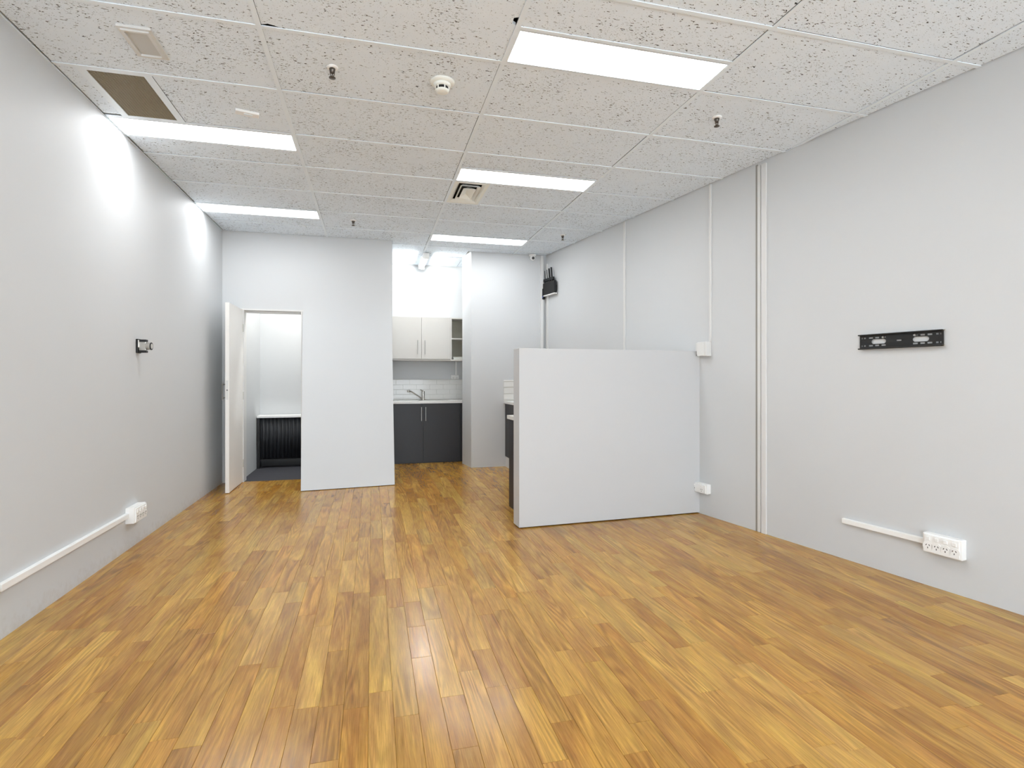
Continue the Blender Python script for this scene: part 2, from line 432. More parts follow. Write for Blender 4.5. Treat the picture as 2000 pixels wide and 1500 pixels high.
# ------------------------------------------------------------------ suspended ceiling
ceiling = struct(B(LW_X - 0.15, 4.4, FRONT_Y - 0.15, 8.42, SLAB, SLAB + 0.1).build('ceiling', M_DARK), 'suspended ceiling of white fissured tiles in a white grid')
RUN = [LW_X, -0.526, 0.676, 1.868, 2.992, 4.19]
TEE0 = 2.825
rows = [TEE0 + 0.6 * k for k in range(-10, 10)]
TW = 0.012
FACE = CEIL
def clip_right(poly, off=0.0):
    out = []
    n = len(poly)
    def side(p): return (p[0] - RP.x) * RN.x + (p[1] - RP.y) * RN.y - off
    for i in range(n):
        a, b_ = poly[i], poly[(i + 1) % n]; sa, sb = side(a), side(b_)
        if sa >= 0: out.append(a)
        if (sa > 0) != (sb > 0) and sa != sb:
            t = sa / (sa - sb); out.append((a[0] + (b_[0] - a[0]) * t, a[1] + (b_[1] - a[1]) * t))
    return out
lights = []   # x0,x1,y0,y1 of recessed panels
def cell(x0, x1, y0, y1, notch=None):
    j = [rnd.uniform(-0.0030, 0.0030) for _ in range(2)]
    g = TW + 0.0008
    X0, X1, Y0, Y1 = x0 + g + j[0], x1 - g + j[0], y0 + g + j[1], y1 - g + j[1]
    xb, yb, xc, yc = KL + 0.004, BACK_Y - 0.004, 1.245, RB_Y - 0.004
    poly = [(X0, Y0), (X1, Y0), (X1, Y1), (X0, Y1)]
    if Y1 > yb and X0 < xb:
        if Y0 >= yb and X1 <= xb: return
        if X1 <= xb: poly = [(X0, Y0), (X1, Y0), (X1, yb), (X0, yb)]
        elif Y0 >= yb: poly = [(xb, Y0), (X1, Y0), (X1, min(Y1, KIT_Y - .004)), (xb, min(Y1, KIT_Y - .004))]
        else: poly = [(X0, Y0), (X1, Y0), (X1, Y1), (xb, Y1), (xb, yb), (X0, yb)]
    elif Y1 > yc and X1 > xc:
        if Y0 >= yc and X0 >= xc: return
        if X0 >= xc: poly = [(X0, Y0), (X1, Y0), (X1, yc), (X0, yc)]
        elif Y0 >= yc: poly = [(X0, Y0), (xc, Y0), (xc, min(Y1, KIT_Y - .004)), (X0, min(Y1, KIT_Y - .004))]
        else: poly = [(X0, Y0), (X1, Y0), (X1, yc), (xc, yc), (xc, Y1), (X0, Y1)]
    if notch == 'nl': poly = [(X0 + 0.05, Y0), (X1, Y0), (X1, Y1), (X0, Y1), (X0, Y0 + 0.025)]
    if notch == 'fl': poly = [(X0, Y0), (X1, Y0), (X1, Y1), (X0 + 0.06, Y1), (X0 + 0.05, Y1 - 0.022), (X0, Y1 - 0.018)]
    if notch == 'fr': poly = [(X0, Y0), (X1, Y0), (X1, Y1 - 0.36), (X1 - 0.022, Y1 - 0.35), (X1 - 0.02, Y1 - 0.31), (X1, Y1 - 0.30), (X1, Y1), (X0 + 0.085, Y1), (X0 + 0.06, Y1 - 0.010), (X0 + 0.03, Y1 - 0.018), (X0, Y1 - 0.006)]
    if notch == 'nm': poly = [(X0, Y0), (X0 + 0.34, Y0), (X0 + 0.345, Y0 + 0.014), (X0 + 0.365, Y0 + 0.014), (X0 + 0.37, Y0), (X1, Y0), (X1, Y1), (X0, Y1)]
    poly = clip_right(poly, 0.010)
    if len(poly) < 3: return
    MB().prism(poly, FACE + 0.005, FACE + 0.02).build('ceiling_tile', M_CTILE, ceiling)
def tee(x0, x1, y0, y1):
    poly = clip_right([(x0, y0), (x1, y0), (x1, y1), (x0, y1)], 0.002)
    if len(poly) >= 3: MB().prism(poly, FACE, FACE + 0.004).build('grid_tee', M_GRID, ceiling)
PANELS = {(0, 12): 'near', (0, 15): 'near', (2, 9): 'far', (2, 12): 'far', (2, 16): 'near'}
# two more panels out of view, added to give the room extra light
PANELS.update({(0, 9): 'off', (2, 6): 'near', (0, 8): 'near'}); PANELS.pop((0, 9))
panel_cells = []
for i in range(5):
    for k in range(len(rows) - 1):
        x0, x1, y0, y1 = RUN[i], RUN[i + 1], rows[k], rows[k + 1]
        if y0 > 8.27 or y1 < FRONT_Y: continue
        if i == 0 and y0 > BACK_Y: continue
        if i >= 3 and y0 > RB_Y: continue
        y0c = max(y0, FRONT_Y + 0.002)
        p = PANELS.get((i, k))
        notch = {(1, 9): 'fr', (1, 12): 'nm'}.get((i, k))
        if (i, k) == (1, 9): notch = 'fr'
        if p:
            ym = (y0 + y1) / 2
            pc = (x0, x1, y0, ym) if p == 'near' else (x0, x1, ym, y1)
            panel_cells.append(((i, k), pc))
            if p == 'near': cell(x0, x1, ym, y1)
            else: cell(x0, x1, y0, ym)
            tee(x0 + TW, x1 - TW, ym - TW, ym + TW)
        elif (i, k) == (0, 11):      # return air grille cell
            cell(x0, -1.545, y0, y1 - 0.012); tee(-1.557, -1.533, y0 + TW, y1 - TW)
            cell(-1.205, x1, y0, y1); tee(-1.217, -1.193, y0 + TW, y1 - TW)
        elif (i, k) == (2, 13):      # supply diffuser cell
            cell(1.005, x1, y0, y1); tee(0.993, 1.017, y0 + TW, y1 - TW)
        else:
            cell(x0, x1, y0c, y1, notch)
        # cross tee at far side of the cell
        xa, xb_ = x0 + TW, x1 - TW
        if y1 > BACK_Y and xa < KL: xa = KL
        if y1 > RB_Y and xb_ > 1.24: xb_ = 1.24
        if y1 < KIT_Y and xb_ > xa and not (i == 0 and y1 > BACK_Y): tee(xa, xb_, y1 - TW, y1 + TW)
for i, x in enumerate(RUN[1:5]):
    e = BACK_Y if x < KL else (KIT_Y if x < 1.24 else RB_Y)
    poly = clip_right([(x - TW, FRONT_Y), (x + TW, FRONT_Y), (x + TW, e), (x - TW, e)], 0.002)
    MB().prism(poly, FACE - 0.001, FACE + 0.004).build('main_runner', M_GRID, ceiling)
B(LW_X, LW_X + 0.006, FRONT_Y, BACK_Y, FACE - 0.001, FACE + 0.003).build('wall_angle', M_GRID, ceiling)
MB().prism([(1.25, 7.585), (KR - 0.004, 7.585), (KR - 0.004, KIT_Y - 0.004), (1.25, KIT_Y - 0.004)], FACE + 0.005, FACE + 0.02).build('ceiling_tile', M_CTILE, ceiling)

# recessed light panels
plabel = {(0, 12): 'bright recessed ceiling panel light beside the brown return air grille',
          (0, 15): 'bright recessed ceiling panel light touching the left wall above the open door',
          (2, 9): 'largest bright recessed ceiling panel light beside the smoke detector tile',
          (2, 12): 'bright recessed ceiling panel light next to the cream air diffuser',
          (2, 16): 'bright recessed ceiling panel light just before the kitchen opening',
          (2, 6): 'unseen recessed ceiling panel light added for extra light on the right side',
          (0, 8): 'unseen recessed ceiling panel light added for extra light along the left wall'}
for key, (x0, x1, y0, y1) in panel_cells:
    cx_, cy_ = (x0 + x1) / 2, (y0 + y1) / 2; hx, hy = (x1 - x0) / 2 - TW + 0.002, (y1 - y0) / 2 - TW + 0.002
    t = thing('ceiling_light', plabel[key], 'ceiling light', (cx_, cy_, FACE), 0, 'recessed panel lights in the ceiling grid')
    w = 0.010
    B(-hx, hx, -hy, -hy + w, 0.0, 0.012).box(-hx, hx, hy - w, hy, 0.0, 0.012).box(-hx, -hx + w, -hy + w, hy - w, 0.0, 0.012).box(hx - w, hx, -hy + w, hy - w, 0.0, 0.012).build('light_frame', M_GRID, t)
    B(-hx + w, hx - w, -hy + w, hy - w, 0.004, 0.010).build('diffuser', M_LIGHT, t)
    B(-hx, hx, -hy, hy, 0.012, 0.07).build('housing', M_TRIM, t)

# return air grille
gx0, gx1, gy0, gy1 = -1.533, -1.217, rows[11] + TW, rows[12] - TW
t = thing('return_air_grille', 'brown grey egg-crate return air grille in the ceiling by the left wall', 'air grille', ((gx0 + gx1) / 2, (gy0 + gy1) / 2, FACE))
hx, hy, w = (gx1 - gx0) / 2, (gy1 - gy0) / 2, 0.018
B(-hx, hx, -hy, -hy + w, 0, 0.012).box(-hx, hx, hy - w, hy, 0, 0.012).box(-hx, -hx + w, -hy + w, hy - w, 0, 0.012).box(hx - w, hx, -hy + w, hy - w, 0, 0.012).build('grille_frame', M_GRID, t)
mb = MB(); n = 18
for i in range(n + 1):
    xx = -hx + w + (2 * hx - 2 * w) * i / n; mb.box(xx - 0.0011, xx + 0.0011, -hy + w, hy - w, 0.003, 0.012)
n = 36
for i in range(n + 1):
    yy = -hy + w + (2 * hy - 2 * w) * i / n; mb.box(-hx + w, hx - w, yy - 0.0011, yy + 0.0011, 0.003, 0.012)
o = mb.build('egg_crate_core', M_GRILLE, t); o['kind'] = 'stuff'
B(-hx, hx, -hy, hy, 0.03, 0.034).build('filter_pad', mat('filter', (120, 110, 88), 0.9), t)

# small rectangular fitting with grey lens
t = thing('ceiling_fitting', 'small white rectangular ceiling fitting with grey recessed lens', 'ceiling fitting', (-1.108, 3.10, FACE + 0.005))
hx, hy = 0.074, 0.128
for a, b_, z in ((hx, hy, 0.012), (hx - 0.013, hy - 0.014, 0.020)):
    w = 0.016 if a == hx else 0.012
    B(-a, a, -b_, -b_ + w, -z, 0).box(-a, a, b_ - w, b_, -z, 0).box(-a, -a + w, -b_ + w, b_ - w, -z, 0).box(a - w, a, -b_ + w, b_ - w, -z, 0).build('fitting_frame', M_TRIM, t)
B(-hx + 0.02, hx - 0.02, -hy + 0.02, hy - 0.02, -0.010, -0.002).build('lens', M_GREY, t)

# small white box on the ceiling
t = thing('ceiling_sensor', 'tiny slim white sensor box stuck on a ceiling tile', 'sensor', on_z(483, 219, FACE + 0.005), R(14))
B(-0.068, 0.068, -0.028, 0.028, -0.016, 0.0, ch=0.004).build('housing', M_PVC, t)
B(-0.02, 0.03, -0.010, 0.010, -0.018, -0.0155).build('cover_clip', M_GRID, t)

# supply air diffuser
dx0, dx1, dy0, dy1 = RUN[2] + TW, 0.993, rows[13] + TW, rows[14] - TW
t = thing('air_diffuser', 'cream louvred supply air diffuser beside a ceiling panel light', 'air diffuser', ((dx0 + dx1) / 2, (dy0 + dy1) / 2, FACE))
hx, hy = (dx1 - dx0) / 2, (dy1 - dy0) / 2
def ring(a0, b0, z0, a1, b1, z1):
    m_ = MB(); q = [(-1, -1), (1, -1), (1, 1), (-1, 1)]
    vs_ = [(s * a0, s2 * b0, z0) for s, s2 in q] + [(s * a1, s2 * b1, z1) for s, s2 in q]
    th = 0.0025
    vs_ += [(p[0], p[1], p[2] + th) for p in vs_]
    fs = []
    for i in range(4):
        j = (i + 1) % 4
        fs += [(i, j, 4 + j, 4 + i), (8 + i, 12 + i, 12 + j, 8 + j), (i, 8 + i, 8 + j, j), (4 + i, 4 + j, 12 + j, 12 + i)]
    return m_.add(vs_, fs)
ring(hx, hy, 0.000, hx - 0.026, hy - 0.030, 0.001).build('diffuser_frame', M_CREAM, t)
ring(hx - 0.026, hy - 0.030, 0.0, hx - 0.050, hy - 0.056, 0.020).build('louvre', M_CREAM, t)
ring(hx - 0.062, hy - 0.090, -0.002, hx - 0.084, hy - 0.114, 0.018).build('louvre', M_CREAM, t)
ring(hx - 0.096, hy - 0.150, -0.004, 0.0, 0.09, 0.030).build('louvre', M_CREAM, t)
B(-hx, hx, -hy, hy, 0.07, 0.075).build('duct_back', M_DARK, t)

# smoke detector
t = thing('smoke_detector', 'cream round smoke detector on the ceiling', 'smoke detector', (0.386, 3.10, FACE + 0.005))
MB().lathe([(0.0, 0.0), (0.070, 0.0), (0.070, -0.006), (0.064, -0.012), (0.046, -0.016), (0.0, -0.016)]).build('base_plate', M_CREAM, t)
MB().lathe([(0.0, -0.014), (0.050, -0.014), (0.047, -0.026), (0.042, -0.032), (0.0, -0.032)]).build('body', M_CREAM, t)
MB().lathe([(0.0, -0.030), (0.034, -0.030), (0.034, -0.050), (0.0, -0.050)]).build('sensing_chamber', M_SLOT, t)
MB().lathe([(0.0, -0.049), (0.039, -0.049), (0.037, -0.056), (0.027, -0.061), (0.0, -0.062)]).build('cap', M_CREAM, t)
for k in range(6):
    a = R(60 * k - 75); c_, s_ = math.cos(a) * 0.038, math.sin(a) * 0.038
    B(c_ - 0.003, c_ + 0.003, s_ - 0.003, s_ + 0.003, -0.050, -0.030).build('rib', M_CREAM, t)

# sprinklers
slab = ['bronze fire sprinkler head on the tile beside the smoke detector', 'dark fire sprinkler head near the right wall with white escutcheon',
        'small fire sprinkler head above the back wall left of the kitchen', 'small fire sprinkler head above the low partition near the right wall']
def sprinkler(loc, label):
    t = thing('sprinkler_head', label, 'sprinkler', loc, 0, 'fire sprinklers hanging from the ceiling')
    MB().lathe([(0, 0), (0.031, 0), (0.029, -0.006), (0.020, -0.010), (0, -0.010)], 20).build('escutcheon', M_PVC, t)
    MB().lathe([(0, -0.008), (0.017, -0.010), (0.016, -0.018), (0.010, -0.032), (0.006, -0.036), (0, -0.036)], 16).build('body', M_SPRK, t)
    for s in (-1, 1): MB().tube([(s * 0.012, 0, -0.020), (s * 0.010, 0, -0.040), (s * 0.003, 0, -0.058)], 0.0022, 6).build('frame_arm', M_SPRK, t)
    MB().cyl((0, 0, -0.034), (0, 0, -0.058), 0.0025, 0.0025, 8).build('bulb', M_SPRK, t)
    MB().lathe([(0, -0.057), (0.017, -0.057), (0.018, -0.060), (0, -0.061)], 20).build('deflector', M_SPRK, t)
for l_, uv in zip(slab, ((649, 131), (1400, 229), (690, 430), (1099, 459))):
    sprinkler(on_z(uv[0], uv[1], FACE + 0.005), l_)

# security camera in the corner
p = on_y(1040, 507, RB_Y - 0.045)
t = thing('security_camera', 'white dome security camera at the ceiling beside the corner duct', 'security camera', (p.x, p.y, FACE))
MB().lathe([(0, 0), (0.050, 0), (0.052, -0.012), (0.044, -0.024), (0, -0.024)], 24).build('mount_ring', M_PVC, t)
MB().lathe([(0.0, 0.036), (0.026, 0.026), (0.037, 0.0), (0.026, -0.026), (0.0, -0.037)], 20, (0, -0.008, -0.048)).build('ball', M_PVC, t)
MB().cyl((0, -0.030, -0.052), (-0.003, -0.048, -0.058), 0.020, 0.018, 18).build('lens', M_BLACK, t)

# ------------------------------------------------------------------ strips and ducts on the right wall (local: x right, y into wall, z up)
def wall_loc(u, v):
    p = on_right(u, v); return p
def strip(name, label, cat, u, w, d, z0, z1, parts=None, kind=None):
    p = on_right(u, 700)
    o = B(-w / 2, w / 2, -d, 0.002, z0, z1, ch=min(0.003, d / 3)).build(name, M_TRIM, None, (p.x, p.y, 0), RW_ROT)
    if kind: struct(o, label)
    else: tag(o, label, cat)
    return o
strip('trim_1', 'thin white vertical joint strip above the partition', None, 1220.5, 0.030, 0.012, 0, CEIL - 0.002, kind=1)
strip('cable_duct', 'thin white cable duct dropping from the ceiling to the isolator box', 'cable duct', 1388.5, 0.020, 0.014, on_right(1388, 668).z, CEIL - 0.002)
# wide double joint strip
p0, p1 = on_right(1476, 700), on_right(1498, 700)
wd = (p1 - p0).to_2d().length
t = bpy.data.objects.new('trim_2', None); C.objects.link(t); struct(t, 'wide white vertical trim with a dark joint on the right wall')
t.location = (p0.x, p0.y, 0); t.rotation_euler = (0, 0, RW_ROT)
B(0.000, 0.022, -0.001, 0.002, 0, CEIL - 0.004).build('joint_shade', mat('grey joint shade', (150, 148, 142), 0.7), t)  # flat grey strip, shade of the joint put into its colour
B(0.022, 0.050, -0.008, 0.002, 0, CEIL - 0.02, ch=0.003).build('trim_strip', M_TRIM, t)
B(0.062, wd, -0.012, 0.002, 0, CEIL - 0.02, ch=0.003).build('trim_strip', M_TRIM, t)
# corner ducts where the walls meet
px = rw_x(RB_Y)
o = B(px - 0.085, px - 0.045, RB_Y - 0.035, RB_Y + 0.002, 0, CEIL - 0.003, ch=0.004).build('cable_duct', M_TRIM); tag(o, 'white vertical cable duct in the back corner beside the security camera', 'cable duct')
o = B(-0.020, 0.020, -0.018, 0.002, 0, CEIL - 0.12, ch=0.004).build('cable_duct', M_TRIM, None, (rw_x(RB_Y - 0.055), RB_Y - 0.055, 0), RW_ROT); tag(o, 'white vertical cable duct on the right wall behind the black router', 'cable duct')
q = on_right(1060, 515)
o = MB().tube([(q.x - 0.035, q.y - 0.02, CEIL - 0.001), (q.x - 0.03, q.y - 0.02, CEIL - 0.18)], 0.006, 8).build('cable', M_BLKPL); tag(o, 'short black cable coming down from the ceiling in the corner', 'cable')

# router on the right wall
q = on_right(1076, 570)
t = thing('wifi_router', 'black wall mounted router with upright antennas high in the corner', 'router', (q.x, q.y, 0), RW_ROT)
def rz(v): return on_right(1076, v).z
def rx(u): return (on_right(u, 570) - q).to_2d().dot(-RD)
xa, xb_ = rx(1061), rx(1090)
B(xa + 0.06, xb_, -0.06, -0.02, rz(576), rz(552), ch=0.006).build('body', M_BLKPL, t)
B(xa, xa + 0.12, -0.07, -0.03, rz(583), rz(562), ch=0.006).build('modem_box', M_BLKPL, t)
B(xa + 0.08, xb_ - 0.03, -0.03, 0.0, rz(572), rz(560)).build('wall_bracket', M_BLKPL, t)
B(xa + 0.10, xb_ + 0.005, -0.062, -0.018, rz(577.8), rz(576)).build('shelf_strip', M_PVC, t)
B(xa + 0.07, xa + 0.13, -0.0715, -0.069, rz(579.5), rz(577.5)).build('label_sticker', M_BLUE, t)
MB().cyl((xa + 0.06, -0.0705, rz(567)), (xa + 0.06, -0.074, rz(567)), 0.009, 0.009, 12).build('indicator', M_PVC, t)
B(xa + 0.02, xb_ - 0.055, -0.055, -0.025, rz(549), rz(544)).build('antenna_bar', M_BLKPL, t)
nA = 6
for k in range(nA):
    xx = xa + 0.03 + (xb_ - 0.085 - xa - 0.03) * k / (nA - 1)
    wA = 0.005 if k < 4 else 0.013
    MB().cyl((xx, -0.04, rz(556)), (xx - 0.025, -0.045, rz(529 - 0.8 * k)), wA, wA * 0.9, 8).build('antenna', M_BLKPL, t)
MB().cyl((xa + 0.05, -0.05, rz(583)), (xa + 0.055, -0.03, rz(590)), 0.018, 0.006, 10).build('plug', M_BLKPL, t)

# isolator box
q = on_right(1381, 683)
s = on_right(1381, 668).z - on_right(1381, 696).z
t = thing('isolator_box', 'small white wall box at the end of a thin cable duct beside the partition', 'switch box', (q.x, q.y, on_right(1381, 696).z), RW_ROT)
B(-0.060, 0.050, -0.055, 0.002, 0, s, ch=0.004).build('box', M_TRIM, t)
B(-0.058, 0.018, -0.060, -0.054, 0.004, s - 0.004, ch=0.002).build('cover', M_TRIM, t)
B(-0.110, -0.060, -0.030, 0.002, 0.006, s - 0.004, ch=0.004).build('side_box', M_TRIM, t)
B(-0.108, -0.085, -0.034, -0.029, 0.010, 0.016).build('switch_tab', M_SLOT, t)

def gpo(name, label, loc, rot, w, h, d, n, group=None, chamfer_end=True):
    """surface mounted power outlet; origin centre of back, x right, y into wall"""
    t = thing(name, label, 'power outlet', loc, rot, group)
    B(-w / 2, w / 2, -d, 0.002, -h / 2, h / 2, ch=0.006).build('mounting_block', M_PVC, t)
    fw = w - 0.02
    B(-fw / 2, fw / 2, -d - 0.008, -d + 0.001, -h / 2 + 0.006, h / 2 - 0.006, ch=0.003).build('face_plate', M_PVC, t)
    for k in range(n):
        xx = -fw / 2 + fw * (k + 0.5) / n
        B(xx - 0.010, xx + 0.010, -d - 0.014, -d - 0.007, h * 0.16, h * 0.34, ch=0.002).build('rocker_switch', M_PVC, t)
        so = MB().cyl((xx, -d - 0.0075, -h * 0.14), (xx, -d - 0.0095, -h * 0.14), h * 0.24, h * 0.24, 20).build('socket', M_PVC, t)
        sl = MB()
        for ax, az, ro in ((-0.008, 0.006, 30), (0.008, 0.006, -30), (0, -0.009, 0)):
            m_ = B(-0.0016, 0.0016, -0.0012, 0.0, -0.0045, 0.0045)
            m_.xform(Matrix.Translation((xx + ax, -d - 0.0094, -h * 0.14 + az)) @ Matrix.Rotation(R(ro), 4, 'Y'))
            sl.add(m_.v, m_.f)
        sl.build('pin_slots', M_SLOT, so)
    return t
# right wall four gang outlet with duct
a, b_ = on_right(1811, 1060), on_right(1888, 1064)
ctr = (a + b_) / 2; w = (b_ - a).to_2d().length
gpo('power_outlet', 'white four-gang power outlet on the right wall below the bracket', (ctr.x, ctr.y, on_right(1849, 1065).z), RW_ROT, w, 0.112, 0.045, 4)
a2 = on_right(1648, 1016)
L_ = (ctr - a2).to_2d().length - w / 2
o = B(0, L_ + 0.003, -0.022, 0.002, -0.016, 0.016, ch=0.003).build('cable_duct', M_PVC, None, (a2.x, a2.y, a2.z), RW_ROT)
tag(o, 'short white horizontal cable duct running to the four-gang outlet on the right wall', 'cable duct')
# small outlet by the partition
a, b_ = on_right(1353, 951), on_right(1385, 952)
ctr = (a + b_) / 2
gpo('power_outlet', 'small white double power outlet low down in the corner by the partition', (ctr.x + RD.x * -0.02, ctr.y - RD.y * 0.02, on_right(1369, 951).z), RW_ROT, (b_ - a).to_2d().length, 0.085, 0.045, 2)

# TV bracket
a, b_ = on_right(1681, 668), on_right(1845, 660)
w = (b_ - a).to_2d().length; z0, z1 = on_right(1845, 676).z, on_right(1845, 643).z
ctr = (a + b_) / 2; h = z1 - z0
t = thing('tv_bracket', 'black slotted steel wall bracket for a television on the right wall', 'wall bracket', (ctr.x, ctr.y, (z0 + z1) / 2), RW_ROT)
def slotted(w, h, holes, y0, y1):
    """plate with through slots; holes are (cx, cz, half_w, half_h) non overlapping, built by bmesh boolean-free scan strips"""
    m_ = MB()
    zs = sorted({-h / 2, h / 2} | {c[1] - c[3] for c in holes} | {c[1] + c[3] for c in holes})
    for za, zb in zip(zs, zs[1:]):
        zm = (za + zb) / 2
        cut = sorted((c[0] - c[2], c[0] + c[2]) for c in holes if abs(c[1] - zm) < c[3])
        x = -w / 2
        for ca, cb in cut:
            if ca > x: m_.box(x, ca, y0, y1, za, zb)
            x = max(x, cb)
        m_.box(x, w / 2, y0, y1, za, zb)
    return m_
holes = []
def stad(cx, cz, hw, hh, n=5):
    # stadium approximated by stacked strips
    for k in range(-n, n):
        zc = hh * (k + 0.5) / n; e = math.sqrt(max(0, 1 - (zc / hh) ** 2)) * hh
        holes.append((cx, cz + zc, hw - hh + e, hh / n / 2))
rowz = h * 0.255
for s in (-1, 1):
    for rr in (-1, 1):
        for fx, hw in ((0.190, 0.028), (0.272, 0.026), (0.352, 0.027), (0.432, 0.014)):
            holes.append((s * fx * w, rr * rowz, hw * w, h * 0.050))
        holes.append((s * 0.468 * w, rr * rowz, 0.008 * w, h * 0.050))
    stad(s * 0.252 * w, 0, 0.092 * w, h * 0.155)
holes.append((0, 0, 0.03 * w, h * 0.045))
slotted(w, h * 0.84, holes, -0.009, -0.007).build('back_plate', M_BLACK, t)
for s in (-1, 1):
    B(-w / 2, w / 2, -0.030, -0.007, s * h * 0.455 - h * 0.04, s * h * 0.455 + h * 0.04, ch=0.002).build('rail_lip', M_BLACK, t)
    B(s * (w / 2 - 0.03) - 0.012, s * (w / 2 - 0.03) + 0.012, -0.007, 0.0, -h * 0.14, h * 0.14).build('standoff', M_PVC, t)
    MB().tube([(w / 2 - 0.005, -0.012, s * h * 0.42), (w / 2 + 0.012, -0.022, s * h * 0.47)], 0.004, 8).build('end_clip', M_STEEL, t)
for s in (-0.19, 0.19):
    MB().cyl((s * w, -0.009, rowz), (s * w, -0.016, rowz), 0.008, 0.006, 8).build('bolt', M_STEEL, t)

# ------------------------------------------------------------------ left wall fittings (local x = +Y)
LR = R(90)
q = on_x(258, 1004, LW_X)
p = on_z(253, 1010, 0.3)
def on_left(u, v): return on_x(u, v, LW_X)
XF = LW_X + 0.062
y0_, y1_ = on_x(264.5, 1003, XF).y, on_x(287.5, 1000, XF).y
zo = on_x(276, 1001, XF).z
gpo('power_outlet', 'white four-gang power outlet at the far end of the left wall duct', (LW_X, (y0_ + y1_) / 2, zo), LR, y1_ - y0_, 0.110, 0.055, 4)
e0 = on_x(3.5, 1146, LW_X + 0.024)
zd = on_x(130, 1077, LW_X + 0.024).z
B(0, y0_ - e0.y + 0.002, -0.024, 0.002, -0.017, 0.017, ch=0.003).build('cable_duct', M_PVC, None, (LW_X, e0.y, zd), LR)
tag(C.objects[-1], 'long white horizontal cable duct low along the left wall', 'cable duct')
ye = on_x(2.5, 1146, LW_X + 0.053).y
gpo('power_outlet', 'white double power outlet at the near end of the left wall duct', (LW_X, ye - 0.075, zd), LR, 0.15, 0.105, 0.045, 2)

# left wall clamp bracket
q = on_left(268.5, 676)
t = thing('wall_clamp', 'small black and grey pivoting bracket screwed to the left wall', 'wall bracket', (LW_X, q.y, q.z), LR)
MB().box(-0.032, 0.032, -0.014, 0.0, -0.052, 0.052, ch=0.004).build('wall_plate', M_BLKPL, t)
B(-0.030, 0.020, -0.018, -0.0135, -0.010, 0.044, ch=0.002).build('cover_plate', M_PVC, t)
for s in (-1, 1): B(-0.020, 0.020, -0.062, -0.012, s * 0.040 - 0.008, s * 0.040 + 0.008, ch=0.003).build('jaw', M_BLKPL, t)
B(-0.016, 0.016, -0.060, -0.014, -0.032, 0.032, ch=0.003).build('swivel_block', M_STEEL, t)
MB().cyl((0, -0.058, 0), (0, -0.088, 0), 0.026, 0.026, 20).build('arm_stub', M_STEEL, t)
MB().cyl((0, -0.087, 0), (0, -0.092, 0), 0.028, 0.028, 20).build('arm_ring', M_BLKPL, t)
MB().cyl((0, -0.0915, 0), (0, -0.0935, 0), 0.019, 0.019, 20).build('arm_cap', M_GREY, t)

# ------------------------------------------------------------------ doorway: frame and open leaf
fr = bpy.data.objects.new('trim_3', None); C.objects.link(fr); struct(fr, 'white door frame around the back doorway')
B(DJ0 - 0.002, DJ0 + 0.014, BACK_Y - 0.010, BACK_Y + 0.13, 0, DH).build('door_jamb', M_TRIM, fr)
B(DJ1 - 0.014, DJ1 + 0.002, BACK_Y - 0.010, BACK_Y + 0.13, 0, DH).build('door_jamb', M_TRIM, fr)
B(DJ0 - 0.03, DJ1 + 0.012, BACK_Y - 0.012, BACK_Y + 0.13, DH - 0.016, DH + 0.004).build('door_head', M_TRIM, fr)
B(DJ0 + 0.014, DJ1 - 0.014, BACK_Y + 0.04, BACK_Y + 0.13, DH - 0.036, DH - 0.016).build('door_stop', M_TRIM, fr)
# leaf hinged on the left jamb, opened towards the room
hp = Vector((DJ0 + 0.004, BACK_Y - 0.012)); fe = on_z(447.5, 963, 0.006)
ang = math.atan2(fe.y - hp.y, fe.x - hp.x); LW = math.hypot(fe.y - hp.y, fe.x - hp.x)
door = bpy.data.objects.new('door_1', None); C.objects.link(door); struct(door, 'white door leaf standing open beside the left wall')
door.location = (hp.x, hp.y, 0); door.rotation_euler = (0, 0, ang)
B(0, LW, -0.038, 0.0, 0.006, DH - 0.012, ch=0.002).build('door_leaf', M_DOOR, door)
zk = on_y(442, 762, fe.y).z
B(LW - 0.001, LW + 0.0008, -0.030, -0.008, zk - 0.10, zk + 0.10).build('lock_plate', M_TRIM, door)
MB().cyl((LW, -0.019, zk), (LW + 0.002, -0.019, zk), 0.006, 0.006, 12).build('latch_bolt', M_SLOT, door)
hd = MB().tube([(LW - 0.045, -0.038, zk + 0.06), (LW - 0.045, -0.075, zk + 0.06)], 0.006).tube([(LW - 0.045, -0.038, zk - 0.08), (LW - 0.045, -0.075, zk - 0.08)], 0.006).tube([(LW - 0.045, -0.075, zk + 0.085), (LW - 0.045, -0.075, zk - 0.105)], 0.008)
hd.build('pull_handle', mat('dark brushed steel', (120, 118, 114), 0.4, 0.9), door)
for zz in (0.22, 1.0, 1.78):
    MB().cyl((0, 0.004, zz - 0.045), (0, 0.004, zz + 0.045), 0.006, 0.006, 10).build('hinge', M_STEEL, door)

